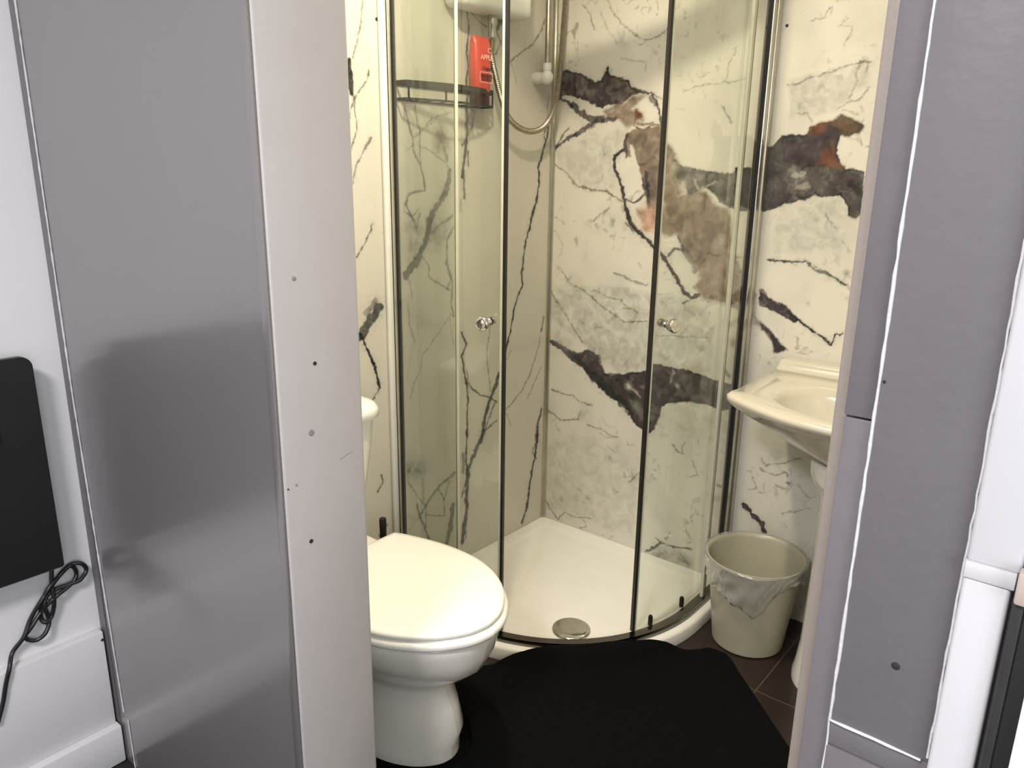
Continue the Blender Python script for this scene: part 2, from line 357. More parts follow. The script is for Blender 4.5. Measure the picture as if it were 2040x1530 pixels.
BACK_VEINS = """Pw 167 55 -1707,952 -1553,979 -1427,992 -1279,987 -1071,981 -1028,841 -1041,754 -1148,750 -1379,699 -1510,766 -1633,826 -1689,853
Pw 152 35 -1682,1440 -1545,1488 -1393,1510 -1410,1415 -1428,1319 -1536,1311 -1634,1364
Pw 164 35 -1244,484 -1194,610 -1031,644 -929,660 -923,545
Pw 246 30 -1688,365 -1365,454 -1270,328 -1279,89 -1679,88
Pw 155 50 -872,1625 -736,1653 -657,1657 -661,1609 -744,1543 -861,1526
Pw 168 40 -879,1276 -695,1316 -667,1264 -677,1177 -865,1141
Pw 65 30 -1750,1929 -1749,1928 -1749,1928
Bw 267 50 -1421,1783
Bw 281 60 -1310,933
Bg 482 25 -1345,738 -1432,745
Bw 293 60 -1120,936
Pd 33 95 -1660,1702 -1591,1690 -1553,1670 -1535,1657 -1494,1662 -1480,1684 -1474,1704 -1462,1669 -1436,1658 -1393,1656 -1384,1635 -1344,1620 -1387,1604 -1420,1580 -1466,1586 -1489,1573 -1531,1589 -1581,1605 -1612,1616 -1644,1624 -1669,1618
Pt 123 90 -1488,1563 -1443,1583 -1409,1586 -1376,1610 -1322,1610 -1364,1582 -1374,1569 -1345,1550 -1354,1518 -1393,1510 -1417,1533 -1464,1539
Vk 72 90 -1647,1700 -1591,1690 -1553,1670 -1529,1657 -1494,1662 -1474,1697 -1462,1667 -1393,1654 -1384,1633 -1344,1620 -1311,1614 -1287,1584 -1272,1548 -1272,1516
Vk 40 60 -1311,1612 -1267,1596
Vd 135 70 -1310,1603 -1293,1580
Bk 119 90 -1473,1681
Vd 194 90 -1611,1587 -1566,1556 -1529,1541 -1487,1540
Vd 123 80 -1487,1535 -1440,1539
Vk 97 90 -1669,1618 -1643,1602 -1611,1584
Vd 162 85 -1511,1536 -1552,1513 -1595,1494
Vd 98 90 -1595,1494 -1638,1475 -1676,1448
Vk 59 70 -1624,1514 -1651,1485 -1673,1455
Vr 43 50 -1516,1517 -1552,1508
Vt 83 90 -1349,1522 -1315,1521 -1274,1514
Br 110 90 -1359,1557 -1339,1543
Vr 65 90 -1353,1509 -1325,1501 -1307,1510
Vr 37 70 -1361,1550 -1362,1514
Pt 47 100 -1392,1496 -1347,1504 -1266,1514 -1247,1439 -1243,1347 -1246,1243 -1275,1252 -1299,1284 -1320,1345 -1340,1392 -1360,1439 -1367,1458 -1378,1458 -1370,1416 -1387,1420 -1398,1458
Bd 234 60 -1294,1369 -1279,1308
Bw 287 50 -1453,1449
Bd 279 30 -1345,1472 -1310,1439
Vd 95 100 -1403,1442 -1434,1425 -1431,1382 -1411,1343 -1391,1295 -1376,1247 -1351,1209 -1326,1186
Vk 57 70 -1406,1439 -1435,1423 -1430,1387
Vd 63 90 -1391,1291 -1355,1277 -1327,1288 -1309,1308 -1323,1355
Vd 113 100 -1310,1369 -1302,1322 -1289,1265
Vk 76 80 -1302,1331 -1291,1265
Vd 94 90 -1391,1486 -1398,1458 -1387,1420
Bp 240 90 -1297,1251 -1299,1207
Vd 69 80 -1374,1208 -1349,1185
Vk 32 60 -1582,1896 -1551,1862 -1531,1817
Vk 31 50 -1484,1899 -1465,1862 -1429,1823 -1388,1793 -1360,1773
Vk 35 60 -1349,1770 -1322,1769 -1296,1777 -1262,1799
Vk 23 50 -1428,1726 -1383,1709 -1334,1706 -1337,1684
Vk 22 40 -1442,1767 -1479,1810 -1516,1872
Vk 23 40 -1436,1663 -1402,1666
Vk 19 40 -1600,1756 -1593,1737
Vt 61 70 -1681,1399 -1647,1379 -1581,1325 -1518,1311 -1457,1308 -1390,1276
Vk 30 50 -1581,1322 -1518,1314 -1450,1303 -1396,1281
Vk 30 60 -1442,1258 -1507,1210
Vk 30 45 -1201,1611 -1162,1626 -1118,1626 -1065,1632 -1037,1634 -988,1642
Vk 20 50 -1037,1726 -1052,1691 -1056,1658 -1066,1634
Vk 25 50 -1064,1567 -1047,1537 -1033,1511
Vk 22 30 -1218,1564 -1192,1561
Vk 17 30 -1214,1706 -1189,1709
Vk 34 30 -1135,1654 -1116,1658
Pt 154 95 -1259,1484 -1224,1448 -1201,1412 -1165,1358 -1116,1327 -1085,1310 -1062,1283 -1040,1253 -1015,1200 -1248,1186 -1242,1253
Ps 46 90 -1222,1416 -1183,1394 -1126,1383 -1071,1377 -1031,1371 -985,1378 -962,1387 -937,1413 -913,1438 -895,1442 -878,1282 -926,1262 -1012,1272 -1043,1284 -1070,1310 -1102,1332 -1151,1308 -1173,1330 -1195,1348
Vk 36 60 -1126,1383 -1071,1376 -1032,1373
Bc 137 50 -1209,1389
Bc 183 40 -1179,1334
Vc 45 40 -1144,1358 -1121,1327 -1064,1350
Vc 64 40 -1179,1344 -1162,1317 -1192,1302
Bd 259 35 -931,1310
Vc 61 50 -957,1287 -945,1314
Pt 142 95 -1248,1264 -1017,1273 -980,1131 -961,994 -989,972 -1035,985 -1066,982 -1093,998 -1111,1025 -1093,1051 -1111,1083 -1146,1127 -1164,1150 -1193,1186 -1219,1170 -1245,1192
Bd 417 35 -1098,1173 -1121,1139
Bn 281 30 -1186,1229
Pp 145 90 -1342,1255 -1259,1259 -1257,1201 -1297,1179 -1321,1198 -1329,1231
Bc 127 80 -1325,1207
Bc 192 50 -1213,1156
Vd 98 100 -1380,1253 -1356,1205 -1314,1174 -1278,1147 -1254,1119
Vd 127 100 -1254,1119 -1225,1102 -1201,1075 -1171,1038 -1146,997 -1113,986 -1093,998
Vk 59 80 -1369,1229 -1350,1196 -1272,1137
Vk 58 70 -1183,1047 -1152,1001 -1113,984
Vk 29 90 -1108,987 -1149,964
Vd 76 80 -1182,1177 -1160,1140 -1190,1138 -1212,1113
Vd 142 60 -1164,1150 -1135,1114 -1110,1073
Vt 95 80 -1097,1036 -1074,1019
Pd 46 100 -1687,767 -1630,753 -1589,742 -1549,737 -1510,755 -1464,740 -1435,684 -1410,680 -1360,692 -1331,702 -1295,706 -1266,724 -1244,744 -1210,750 -1176,751 -1126,749 -1066,744 -1039,734 -987,734 -920,721 -904,665 -978,639 -1036,645 -1112,642 -1167,626 -1194,605 -1208,558 -1222,517 -1245,495 -1282,509 -1307,525 -1328,560 -1348,584 -1405,594 -1452,630 -1485,647 -1526,685 -1574,699 -1623,731 -1672,752
Vk 149 90 -1672,759 -1623,745 -1561,724 -1486,669
Vk 308 90 -1486,669 -1439,638 -1386,604 -1329,582
Vk 221 85 -1327,554 -1294,611 -1339,641 -1378,667
Vk 77 80 -1435,678 -1360,692 -1341,679 -1324,701 -1294,703
Vk 63 60 -1266,724 -1238,743 -1176,745
Vk 40 60 -1109,742 -1082,744 -1060,730
Vk 63 60 -1167,627 -1112,642 -1036,645
Bc 119 60 -1330,653
Vc 87 40 -1334,658 -1302,637 -1283,624
Vc 62 35 -1172,699 -1164,742
Bw 93 50 -1144,689
Bs 204 60 -1123,713 -1086,663
Bs 316 40 -1222,679
Bw 185 35 -1299,588
Bw 283 50 -1645,785 -1603,763
Bg 276 35 -1483,748
Vd 110 60 -1464,740 -1442,688
Vk 28 65 -1679,944 -1629,888 -1579,834 -1531,779
Vk 38 60 -1634,1025 -1606,995 -1546,969 -1499,942 -1441,911 -1391,891 -1347,876 -1272,889
Vk 32 50 -1494,969 -1431,955 -1382,950 -1357,932
Vk 51 55 -1412,1040 -1363,1029 -1327,1018 -1280,1012
Vk 26 50 -1374,920 -1345,928 -1308,912
Vk 26 45 -1240,847 -1179,853 -1103,857 -1051,867
Vk 15 40 -1239,987 -1184,995
Vg 47 70 -1666,578 -1617,570 -1568,570 -1534,554 -1480,553
Vg 48 80 -1692,495 -1649,480 -1613,466 -1537,486 -1525,518
Vk 35 60 -1496,472 -1443,472 -1404,458 -1365,455
Vk 27 40 -1686,1177 -1652,1147 -1637,1111
Bk 73 35 -1579,1141 -1572,1126
Bk 87 25 -1648,1035
Vk 27 35 -1540,850 -1494,834 -1450,846
Vk 21 40 -1667,1212 -1627,1196
Vk 20 40 -1320,1089 -1310,1065
Vk 23 40 -1403,447 -1417,466
Bw 232 50 -1518,508
Vd 122 70 -991,991 -954,971 -919,957 -883,929
Bn 143 50 -954,862
Vt 46 60 -966,1086 -935,1071 -914,1046
Pt 90 60 -1003,1175 -955,1078 -906,1019 -904,954 -960,975
Vk 39 70 -1688,118 -1650,84 -1619,54 -1584,97 -1534,88 -1458,108
Vk 37 50 -1499,92 -1484,66 -1511,50
Vk 34 60 -1305,301 -1277,338 -1242,370
Vk 35 50 -1442,453 -1416,442 -1365,456
Vk 29 50 -1407,412 -1368,395
Vk 27 60 -1150,483 -1125,456 -1105,456
Vk 32 60 -1103,499 -1116,480 -1108,460
Vk 32 60 -1068,438 -1048,400 -1080,380
Vg 94 90 -1223,53 -1191,77 -1163,104
Vk 47 80 -1220,55 -1191,80 -1163,104 -1182,116
Vg 52 100 -1163,104 -1115,106 -1047,123
Vk 34 60 -1146,122 -1137,154
Bg 233 55 -1172,60 -1107,71
Bg 171 60 -1078,78 -1054,66
Vg 52 80 -976,382 -938,382 -926,359
Vk 22 40 -1077,208 -1050,228
Vk 49 35 -1525,209 -1482,184
Bk 74 30 -1597,245
Bk 88 30 -1600,143
Bk 46 40 -1237,259
Vk 29 40 -1373,253 -1347,248
Vk 16 40 -1015,398 -1003,385
Pq 40 100 -1011,1386 -933,1392 -935,1414 -919,1431 -878,1479 -856,1484 -805,1478 -797,1499 -772,1514 -740,1513 -721,1528 -695,1524 -668,1511 -659,1501 -669,1481 -694,1476 -715,1477 -721,1446 -711,1410 -693,1389 -673,1392 -641,1380 -638,1276 -653,1259 -668,1275 -683,1306 -706,1324 -748,1314 -770,1319 -802,1302 -840,1289 -862,1283 -896,1270 -938,1268 -1000,1271
Pd 64 85 -878,1479 -805,1478 -786,1498 -739,1508 -719,1512 -697,1502 -720,1482 -724,1446 -713,1405 -757,1394 -812,1393 -865,1409
Pn 113 90 -750,1508 -721,1528 -695,1524 -668,1511 -659,1501 -669,1481 -704,1479 -727,1492
Pr 136 80 -805,1478 -797,1499 -772,1514 -750,1513 -758,1493 -778,1478
Pr 157 75 -758,1441 -732,1451 -717,1410 -699,1394 -741,1394 -769,1402
Bn 103 50 -734,1462
Vw 162 50 -832,1369 -810,1377
Vc 141 35 -817,1339 -784,1340
Bs 267 50 -763,1346
Vk 48 70 -878,1479 -805,1477
Vk 41 80 -719,1472 -723,1441 -711,1410
Vk 47 70 -693,1385 -673,1391 -643,1377
Vd 177 90 -702,1379 -668,1353 -649,1328
Vk 156 60 -673,1353 -654,1328
Vk 48 90 -765,1322 -748,1314 -696,1325 -677,1301 -665,1269
Vk 56 80 -863,1285 -841,1300 -837,1317
Vk 65 70 -820,1317 -802,1307 -781,1316
Vk 38 70 -812,1391 -796,1396 -779,1394
Bd 199 80 -859,1305
Bn 95 60 -655,1270
Vk 36 55 -876,1615 -838,1623 -802,1632 -736,1653 -663,1662
Vk 24 40 -731,1773 -754,1756 -718,1748 -737,1701
Vk 29 50 -687,1664 -694,1635 -686,1615 -706,1572
Vk 29 50 -654,1599 -675,1571 -705,1562 -733,1543
Bk 83 35 -834,1562
Vk 26 50 -845,1539 -812,1535 -798,1514
Vk 24 50 -783,1802 -796,1782 -835,1778
Vk 24 50 -687,1664 -667,1658 -672,1639
Vg 52 90 -875,1128 -822,1124 -771,1131 -740,1111 -694,1096 -649,1076
Vk 29 70 -875,1127 -822,1124 -771,1131 -695,1099 -649,1075
Vk 27 50 -732,1272 -719,1251 -699,1230
Vk 27 40 -679,1194 -650,1169
Bg 76 50 -656,1111
Vk 26 40 -953,1648 -918,1638
Vk 30 30 -662,1541 -673,1551
Vn 45 30 -718,1543 -675,1531
Vk 28 40 -1065,1565 -1043,1526
Vd 118 80 -889,1033 -849,990
Pd 35 100 -895,1029 -877,1022 -839,1009 -811,998 -773,967 -759,958 -783,952 -832,972 -875,988 -897,990
Pd 60 95 -887,946 -877,937 -830,898 -790,866 -836,852 -839,877 -875,915 -884,919
Vd 52 100 -765,956 -719,930 -674,905 -661,933 -642,939
Vk 35 70 -806,983 -762,954 -674,905 -661,933
Vw 157 70 -932,961 -891,924
Vk 32 60 -835,509 -820,490 -784,503 -726,537 -709,541
Vk 33 60 -838,475 -792,464 -757,484 -736,457 -753,452
Vk 25 40 -717,455 -677,421 -660,433
Vd 135 100 -876,335 -841,311 -813,292 -802,265
Vk 33 50 -861,442 -847,405 -869,392
Bw 383 40 -798,519
Vk 26 35 -836,395 -814,401 -823,426
Bk 68 30 -751,1013
Vg 33 50 -754,345 -668,391
Bn 248 50 -951,866
Vg 128 70 -992,770 -970,754
Vk 41 60 -956,381 -923,363"""
# ---------------------------------------------------------------- veined wall panels (printed pattern, on the left with glass reflections painted in as veins, in wall millimetres)
PALETTE = dict(k=(.018, .022, .018), g=(.12, .125, .105), d=(.052, .040, .045), q=(.068, .062, .060), s=(.115, .108, .10), t=(.215, .165, .125), w=(.42, .42, .37),
               r=(.14, .058, .030), n=(.11, .072, .042), p=(.42, .27, .20), c=(.62, .58, .48))
def vnoise(x, y, sc, seed):
    rs = np.random.RandomState(seed); g = rs.rand(256, 256); u = x/sc+100; v = y/sc+100
    i = np.floor(u).astype(int); j = np.floor(v).astype(int); a = u-i; b = v-j; a = a*a*(3-2*a); b = b*b*(3-2*b)
    f = lambda p, q: g[p % 256, q % 256]
    return (f(i, j)*(1-a)+f(i+1, j)*a)*(1-b)+(f(i, j+1)*(1-a)+f(i+1, j+1)*a)*b
def fbm(x, y, sc, seed, o=4):
    s = 0; a = 1; t = 0
    for k in range(o): s = s+a*(vnoise(x, y, sc/2**k, seed+k)-.5); t += a; a *= .55
    return s/t
def marble_grid(name, spec, axis, fixed, u0, u1, z0, z1, step, material, warp=1.0, flip=False, fat=1.12):
    nu = int(round((u1-u0)/step))+1; nz = int(round((z1-z0)/step))+1
    U, Z = np.meshgrid(np.linspace(u0, u1, nu), np.linspace(z0, z1, nz)); X = U*1000; Y = Z*1000
    wx = X+warp*(12*fbm(X, Y, 34, 1)+9*fbm(X, Y, 10, 11)); wy = Y+warp*(12*fbm(X, Y, 34, 21)+9*fbm(X, Y, 10, 31)); wx2 = wx+warp*14*fbm(X, Y, 16, 81); wy2 = wy+warp*14*fbm(X, Y, 16, 91)
    wv = vnoise(X, Y, 13, 51); wf = vnoise(X, Y, 4.5, 61)
    C = np.zeros((nz, nu, 3)); A = np.zeros((nz, nu))
    for line in spec.strip().split('\n'):
        h, w_, a_, *pp = line.split(); kind, col = h[0], PALETTE[h[1]]; w_ = float(w_)/10*fat; a_ = float(a_)/100
        pts = np.array([[float(q) for q in p.split(',')] for p in pp])
        m = w_*3+26; bx0, by0 = pts.min(0)-m; bx1, by1 = pts.max(0)+m
        i0 = max(0, int((bx0/1000-u0)/step)); i1 = min(nu, int((bx1/1000-u0)/step)+2); j0 = max(0, int((by0/1000-z0)/step)); j1 = min(nz, int((by1/1000-z0)/step)+2)
        if i0 >= i1 or j0 >= j1: continue
        S = (slice(j0, j1), slice(i0, i1)); x = wx[S]; y = wy[S]; D = np.full(x.shape, 1e9)
        segs = list(zip(pts, np.roll(pts, -1, 0))) if kind == 'P' else list(zip(pts[:-1], pts[1:])) or [(pts[0], pts[0])]
        for p, q in segs:
            d = q-p; l = max((d*d).sum(), 1e-9); t = np.clip(((x-p[0])*d[0]+(y-p[1])*d[1])/l, 0, 1)
            D = np.minimum(D, np.hypot(x-p[0]-t*d[0], y-p[1]-t*d[1]))
        if kind == 'P':
            ins = np.zeros(x.shape, bool)
            for p, q in segs:
                if p[1] == q[1]: continue
                c = ((p[1] > y) != (q[1] > y)) & (x < (q[0]-p[0])*(y-p[1])/(q[1]-p[1])+p[0]); ins ^= c
            sd = np.where(ins, D, -D); al = np.clip(.5+sd/max(w_, 1.5), 0, 1)
            al *= (.86+.3*np.clip(fbm(X[S], Y[S], 22, 71)*2+.5, 0, 1))
            rim = np.exp(-(np.maximum(sd, 0)/4.0)**2)*(al > .02)*(h[1] in 'dsnq')*np.clip(wv[S]*1.8-.3, 0, 1)*.8
        elif kind == 'V':
            hw = max(w_/2, 1.0)*(.55+.9*wv[S]); al = np.clip((hw-D)/(.9+.11*w_)+.5, 0, 1)
            D2 = np.full(x.shape, 1e9); x2 = wx2[S]; y2 = wy2[S]
            for p, q in segs:
                d = q-p; l = max((d*d).sum(), 1e-9); t = np.clip(((x2-p[0])*d[0]+(y2-p[1])*d[1])/l, 0, 1)
                D2 = np.minimum(D2, np.hypot(x2-p[0]-t*d[0], y2-p[1]-t*d[1]))
            al = np.maximum(al, np.clip(.8+.6*hw*.4-D2*.7, 0, 1)*.8*np.clip(wv[S]*2-.4, 0, 1))      # fine second strand that parts and rejoins
            al = np.maximum(al, .30*np.exp(-(D2/(2.5+w_*.9))**2)*wf[S])
            if w_ < 6: al *= np.clip(wf[S]*1.6+.35, .4, 1)
            else: al *= .92+.12*wf[S]
        else:
            al = np.exp(-(D/max(w_, 1))**2*1.1)*(.55+.9*wv[S])*(.8+.4*wf[S])
        al = np.clip(al*a_, 0, 1); c0 = C[S]; a0 = A[S]; na = al+a0*(1-al); nn = np.maximum(na, 1e-6)[..., None]
        cc = np.broadcast_to(np.array(col), x.shape+(3,))
        if kind == 'P': cc = cc*(1-rim[..., None])+np.array(PALETTE['k'])*rim[..., None]
        C[S] = (cc*al[..., None]+c0*(a0*(1-al))[..., None])/nn; A[S] = na
    co = np.zeros((nz, nu, 3)); co[..., 2] = Z
    if axis == 'x': co[..., 0] = U; co[..., 1] = fixed
    else: co[..., 1] = U; co[..., 0] = fixed
    nv = nz*nu; idx = np.arange(nv).reshape(nz, nu); q = np.stack([idx[:-1, :-1], idx[:-1, 1:], idx[1:, 1:], idx[1:, :-1]], -1).reshape(-1, 4)
    if flip: q = q[:, ::-1]
    # backing so the panel has thickness
    dx = np.array((0, 1, 0)) if axis == 'x' else np.array((-1, 0, 0)); bk = co.reshape(-1, 3)[[idx[0, 0], idx[0, -1], idx[-1, -1], idx[-1, 0]]]+dx*.06
    e = nv; fr = [idx[0, 0], idx[0, -1], idx[-1, -1], idx[-1, 0]]
    border = [list(idx[0, :]), list(idx[:, -1]), list(idx[-1, ::-1]), list(idx[::-1, 0])]
    faces = [tuple(int(v) for v in border[k])+(e+(k+1) % 4, e+k) for k in range(4)]+[(e+3, e+2, e+1, e)]
    me = bpy.data.meshes.new(name)
    loops = np.concatenate([q.reshape(-1)]+[np.array(f) for f in faces]); tot = np.concatenate([np.full(len(q), 4), [len(f) for f in faces]]); start = np.concatenate([[0], np.cumsum(tot)[:-1]])
    me.vertices.add(nv+4); me.vertices.foreach_set('co', np.concatenate([co.reshape(-1, 3), bk]).astype(np.float32).ravel())
    me.loops.add(len(loops)); me.loops.foreach_set('vertex_index', loops.astype(np.int32))
    me.polygons.add(len(tot)); me.polygons.foreach_set('loop_start', start.astype(np.int32)); me.polygons.foreach_set('loop_total', tot.astype(np.int32))
    me.update(calc_edges=True); me.validate()
    at = me.attributes.new('marbling', 'FLOAT_COLOR', 'POINT')
    data = np.zeros((len(me.vertices), 4), np.float32); data[:nv, :3] = C.reshape(-1, 3); data[:nv, 3] = A.ravel(); at.data.foreach_set('color', data.ravel())
    return struct(link(name, me, material))
YB, XL = 2.27, -1.69
marble_grid('wall_back', BACK_VEINS, 'x', YB, XL, -.10, 0, 2.25, .0021, 'marble_back')
marble_grid('wall_left', LEFT_VEINS_REFLECTIONS, 'y', XL, .775, YB, 0, 2.25, .0021, 'marble_left', warp=.8, flip=True, fat=1.45)
# ---------------------------------------------------------------- setting
YD0, YD1 = .618, .773; XJ, XR = -.946, -.176
struct(box('floor', (-1.75, .70, -.06), (-.04, 2.33, 0), 'tile'))
struct(box('floor_bedroom', (-1.79, -2.2, -.06), (1.7, .70, -.004), 'carpet'))
struct(box('ceiling', (-1.75, .70, 2.25), (-.04, 2.33, 2.31), 'ceiling'))
struct(box('ceiling_bedroom', (-1.79, -2.2, 2.36), (1.7, .78, 2.42), 'ceiling'))
struct(box('wall_right', (-.10, .775, 0), (-.04, 2.33, 2.25), 'panel_pale'))
struct(box('wall_left_bedroom', (-1.785, -2.2, 0), (-1.725, .618, 2.36), 'white_wall'))
struct(box('wall_right_bedroom', (1.64, -2.2, 0), (1.70, .70, 2.36), 'white_wall'))
struct(box('wall_rear_bedroom', (-1.79, -2.26, 0), (1.7, -2.2, 2.36), 'white_wall'))
# partition left of the opening, painted grey towards the bedroom
wl = struct(box('wall_partition_left', (-1.785, YD0, 0), (XJ-.02, YD1, 2.36), 'grey_paint'))
struct(box('wall_partition_right', (-.136, YD0+.002, 0), (1.7, YD1, 2.36), 'grey_trim'))
struct(box('wall_over_doorway', (XJ-.02, YD0+.001, 2.12), (-.136, YD1, 2.36), 'grey_paint'))
# pale lining that closes the partition end, slightly rounded edges
bm = bmesh.new(); b_box(bm, (XJ-.02, YD0-.001, 0), (XJ, YD1+.002, 2.12), .006, 3)
t1 = struct(fin('trim_1', bm, 'cap_paint', None, 30))
def jamb_spot(px_y, z, r, kind, dz=1.0):
    o = lathe('screw_hole' if kind == 'hole' else 'scuff', [(0, -.0004), (r, -.0004), (r, .0006), (r*.6, .001), (0, .001)], 'hole' if kind == 'hole' else 'scuff', t1, (XJ, px_y, z), (1, 0, 0), 14)
    return o
for y, z, r, k in JAMB_SPOTS: jamb_spot(y, z, r, k)
tube('scratch', [(XJ, .722, .927), (XJ, .735, .931), (XJ, .747, .934)], .0007, 'scuff', t1, 6)
# seam close to the end of the grey partition, corner strip, bead lines
struct(box('trim_2', (XJ-.020, YD0-.004, 0), (XJ-.0012, YD0, 2.12), 'grey_paint', bevel=.0015))
struct(box('trim_3', (-1.725, YD0-.0025, .10), (-1.694, YD0, 2.36), 'grey_trim', bevel=.002))
def bead(name, pts, r, jit=.0008, seed=1, m='caulk'):
    rs = random.Random(seed); P = resample([Vector(p) for p in pts], .012)
    P = [p+Vector((rs.uniform(-jit, jit), 0, rs.uniform(-jit, jit))) for p in P]; R = [r*rs.uniform(.7, 1.3) for _ in P]
    bm = bmesh.new(); b_tube(bm, P, R, 8); return struct(fin(name, bm, m, None, 60))
bead('trim_4', [(-1.662, YD0-.0018, .145), (-1.681, YD0-.0018, .574), (-1.693, YD0-.0018, .90), (-1.6935, YD0-.0018, 2.35)], .0019, .0003)
bead('trim_5', [(-1.641, YD0-.0018, .0), (-1.645, YD0-.0018, .140)], .0017, .0003)
# right hand frame: beige stop, grey lining, grey architrave with white bead, white post
struct(box('trim_6', (XR, YD0+.006, 0), (XR+.016, YD1+.003, 2.12), 'beige', bevel=.002))
fr = struct(box('trim_7', (XR+.010, YD0+.0015, 0), (-.140, YD0+.05, 1.194), 'grey_trim', bevel=.0015))
struct(box('trim_8', (XR+.0095, YD0+.0008, 1.1955), (-.140, YD0+.05, 2.12), 'grey_trim', bevel=.0015))
ar = struct(box('trim_9', (-.143, YD0-.004, .925), (-.064, YD0+.01, 2.12), 'grey_trim', bevel=.0012))
lathe('bolt_hole', [(0, -.001), (.0032, -.001), (.0032, .0006), (.002, .0012), (0, .0012)], 'hole', ar, (-.100, YD0-.004, .999), (0, -1, 0), 18)
lathe('bolt_hole', [(0, -.001), (.0012, -.001), (.0012, .0006), (0, .0006)], 'hole', ar, (-.1395, YD0-.004, 1.2285), (0, -1, 0), 12)
struct(box('trim_10', (-.143, YD0-.0015, .9), (-.064, YD0+.01, .925), 'grey_trim', bevel=.001))
struct(box('trim_11', (-.143, YD0-.0035, 0), (-.060, YD0+.01, .899), 'grey_trim', bevel=.001))
bead('trim_12', [(-.1430, YD0-.004, .925), (-.1430, YD0-.004, 2.12)], .0013, .0003, 3)
bead('trim_13', [(-.1430, YD0-.004, .9255), (-.066, YD0-.004, .9245)], .0013, .0003, 4)
bead('trim_14', [(-.1445, YD0-.002, .55), (-.1435, YD0-.002, .922)], .0012, .0005, 5)
# white gloss post to the right of the architrave, with a chipped paint line on both edges
bm = bmesh.new(); b_box(bm, (-.0655, YD0-.012, 0), (-.035, YD0+.02, 1.0965), .003, 3); b_box(bm, (-.0655, YD0-.012, 1.1085), (-.031, YD0+.02, 2.12), .003, 3)
b_box(bm, (-.0655, YD0-.0135, 1.096), (-.033, YD0+.02, 1.109), .001, 2)
struct(fin('trim_15', bm, 'white_gloss', None, 30))
bead('trim_16', [(-.0665, YD0-.006, .93), (-.0665, YD0-.006, 1.36)], .0011, .0006, 8)
# bedroom boxing along the foot of the left wall and its skirting
struct(box('trim_17', (-1.725, -2.2, .099), (-1.701, .611, .345), 'white_wall', bevel=.003))
struct(box('baseboard_left', (-1.725, -2.2, 0), (-1.681, .6145, .099), 'white_wall', bevel=.004))
lathe('gap', [(0, -.001), (.004, -.001), (.004, .001), (0, .001)], 'hole', None, (-1.7005, .607, .325), (1, 0, 0), 4)['kind'] = 'structure'
bpy.data.objects['gap'].name = 'trim_18'
# shower corner strip
struct(box('trim_19', (XL, 2.256, .045), (XL+.006, YB, 2.25), 'alu', bevel=.0015)); struct(box('trim_20', (XL, YB-.006, .045), (XL+.014, YB, 2.25), 'alu', bevel=.0015))

# ---------------------------------------------------------------- shower tray
CX, CY = -1.44, 2.02
def quad(R, ext=0, n=28, back=0):
    "plan outline of the quadrant tray: back corner, left side, arc, right side"
    pts = [(XL+.001+back, YB-.001-back), (XL+.001+back, CY-R)]
    pts += [(CX+R*math.cos(a), CY+R*math.sin(a)) for a in [math.radians(-90+90*i/n) for i in range(n+1)]]
    pts += [(CX+R, YB-.001-back)]
    return pts
def ring(R, z, back=0): return [(x, y, z) for x, y in quad(R, back=back)]
tr = thing('shower_tray', 'white quadrant shower tray in the corner under the curved glass', 'shower tray', (-1.3, 1.9, 0))
loft('basin', [ring(.556, .0), ring(.556, .034), ring(.553, .040), ring(.546, .044), ring(.492, .046), ring(.486, .0445, .035), ring(.472, .039, .045), ring(.45, .0375, .06)], 'tray', tr, cap0=True, cap1=True, smooth=60)
dx, dy = -1.152, 1.706
dr = lathe('drain_cover', [(r_*1.33, z_) for r_, z_ in [(.0, .0375), (.039, .0375), (.042, .040), (.0435, .0425), (.0430, .045), (.041, .047), (.034, .0485), (.02, .0495), (0, .050)]], 'chrome', tr, (dx, dy, 0), n=48)
# ---------------------------------------------------------------- shower enclosure
en = thing('shower_enclosure', 'curved glass shower enclosure with chrome rails, sliding doors part open', 'shower enclosure', (CX, CY-.5, .046))
def arc(R, a0, a1, n=24): return [(CX+R*math.cos(math.radians(a0+(a1-a0)*i/n)), CY+R*math.sin(math.radians(a0+(a1-a0)*i/n))) for i in range(n+1)]
ZT = 2.03
full = [(XL+.02, CY-.512)]+arc(.512, -90, 0, 40)+[(CX+.512, YB-.02)]
sheet('bottom_rail', full, .036, .0462, .056, 'rail', en, off=-.004)
sheet('rail_lip', full, .005, .056, .063, 'rail', en, off=-.0185)
sheet('top_rail', full, .036, ZT, ZT+.045, 'alu', en)
# wall posts
box('cover_strip', (XL, 1.481, .046), (XL+.014, 1.503, ZT+.045), 'plastic', en, .005, 4)
p = box('wall_post', (XL, 1.504, .046), (XL+.022, 1.528, ZT+.045), 'alu', en, .004, 3); box('post_channel', (XL+.020, 1.497, .06), (XL+.030, 1.516, ZT), 'alu', p, .002)
box('channel_seal', (XL+.030, 1.500, .06), (XL+.0325, 1.513, ZT), 'black_seal', p)
p = box('wall_post', (CX+.490, YB-.024, .046), (CX+.530, YB, ZT+.045), 'alu', en, .004, 3); box('post_channel', (CX+.502, YB-.050, .06), (CX+.526, YB-.022, ZT), 'alu', p, .002)
box('channel_seal', (CX+.505, YB-.0525, .06), (CX+.523, YB-.049, ZT), 'black_seal', p)
lathe('post_screw', [(0, -.001), (.004, 0), (.0045, .001), (.003, .002), (0, .002)], 'black_metal', en, (XL, 1.480, 1.753), (1, 0, 0), 14)
lathe('post_screw', [(0, -.001), (.004, 0), (.0045, .001), (.003, .002), (0, .002)], 'black_metal', en, (CX+.545, YB, 1.769), (0, -1, 0), 14)
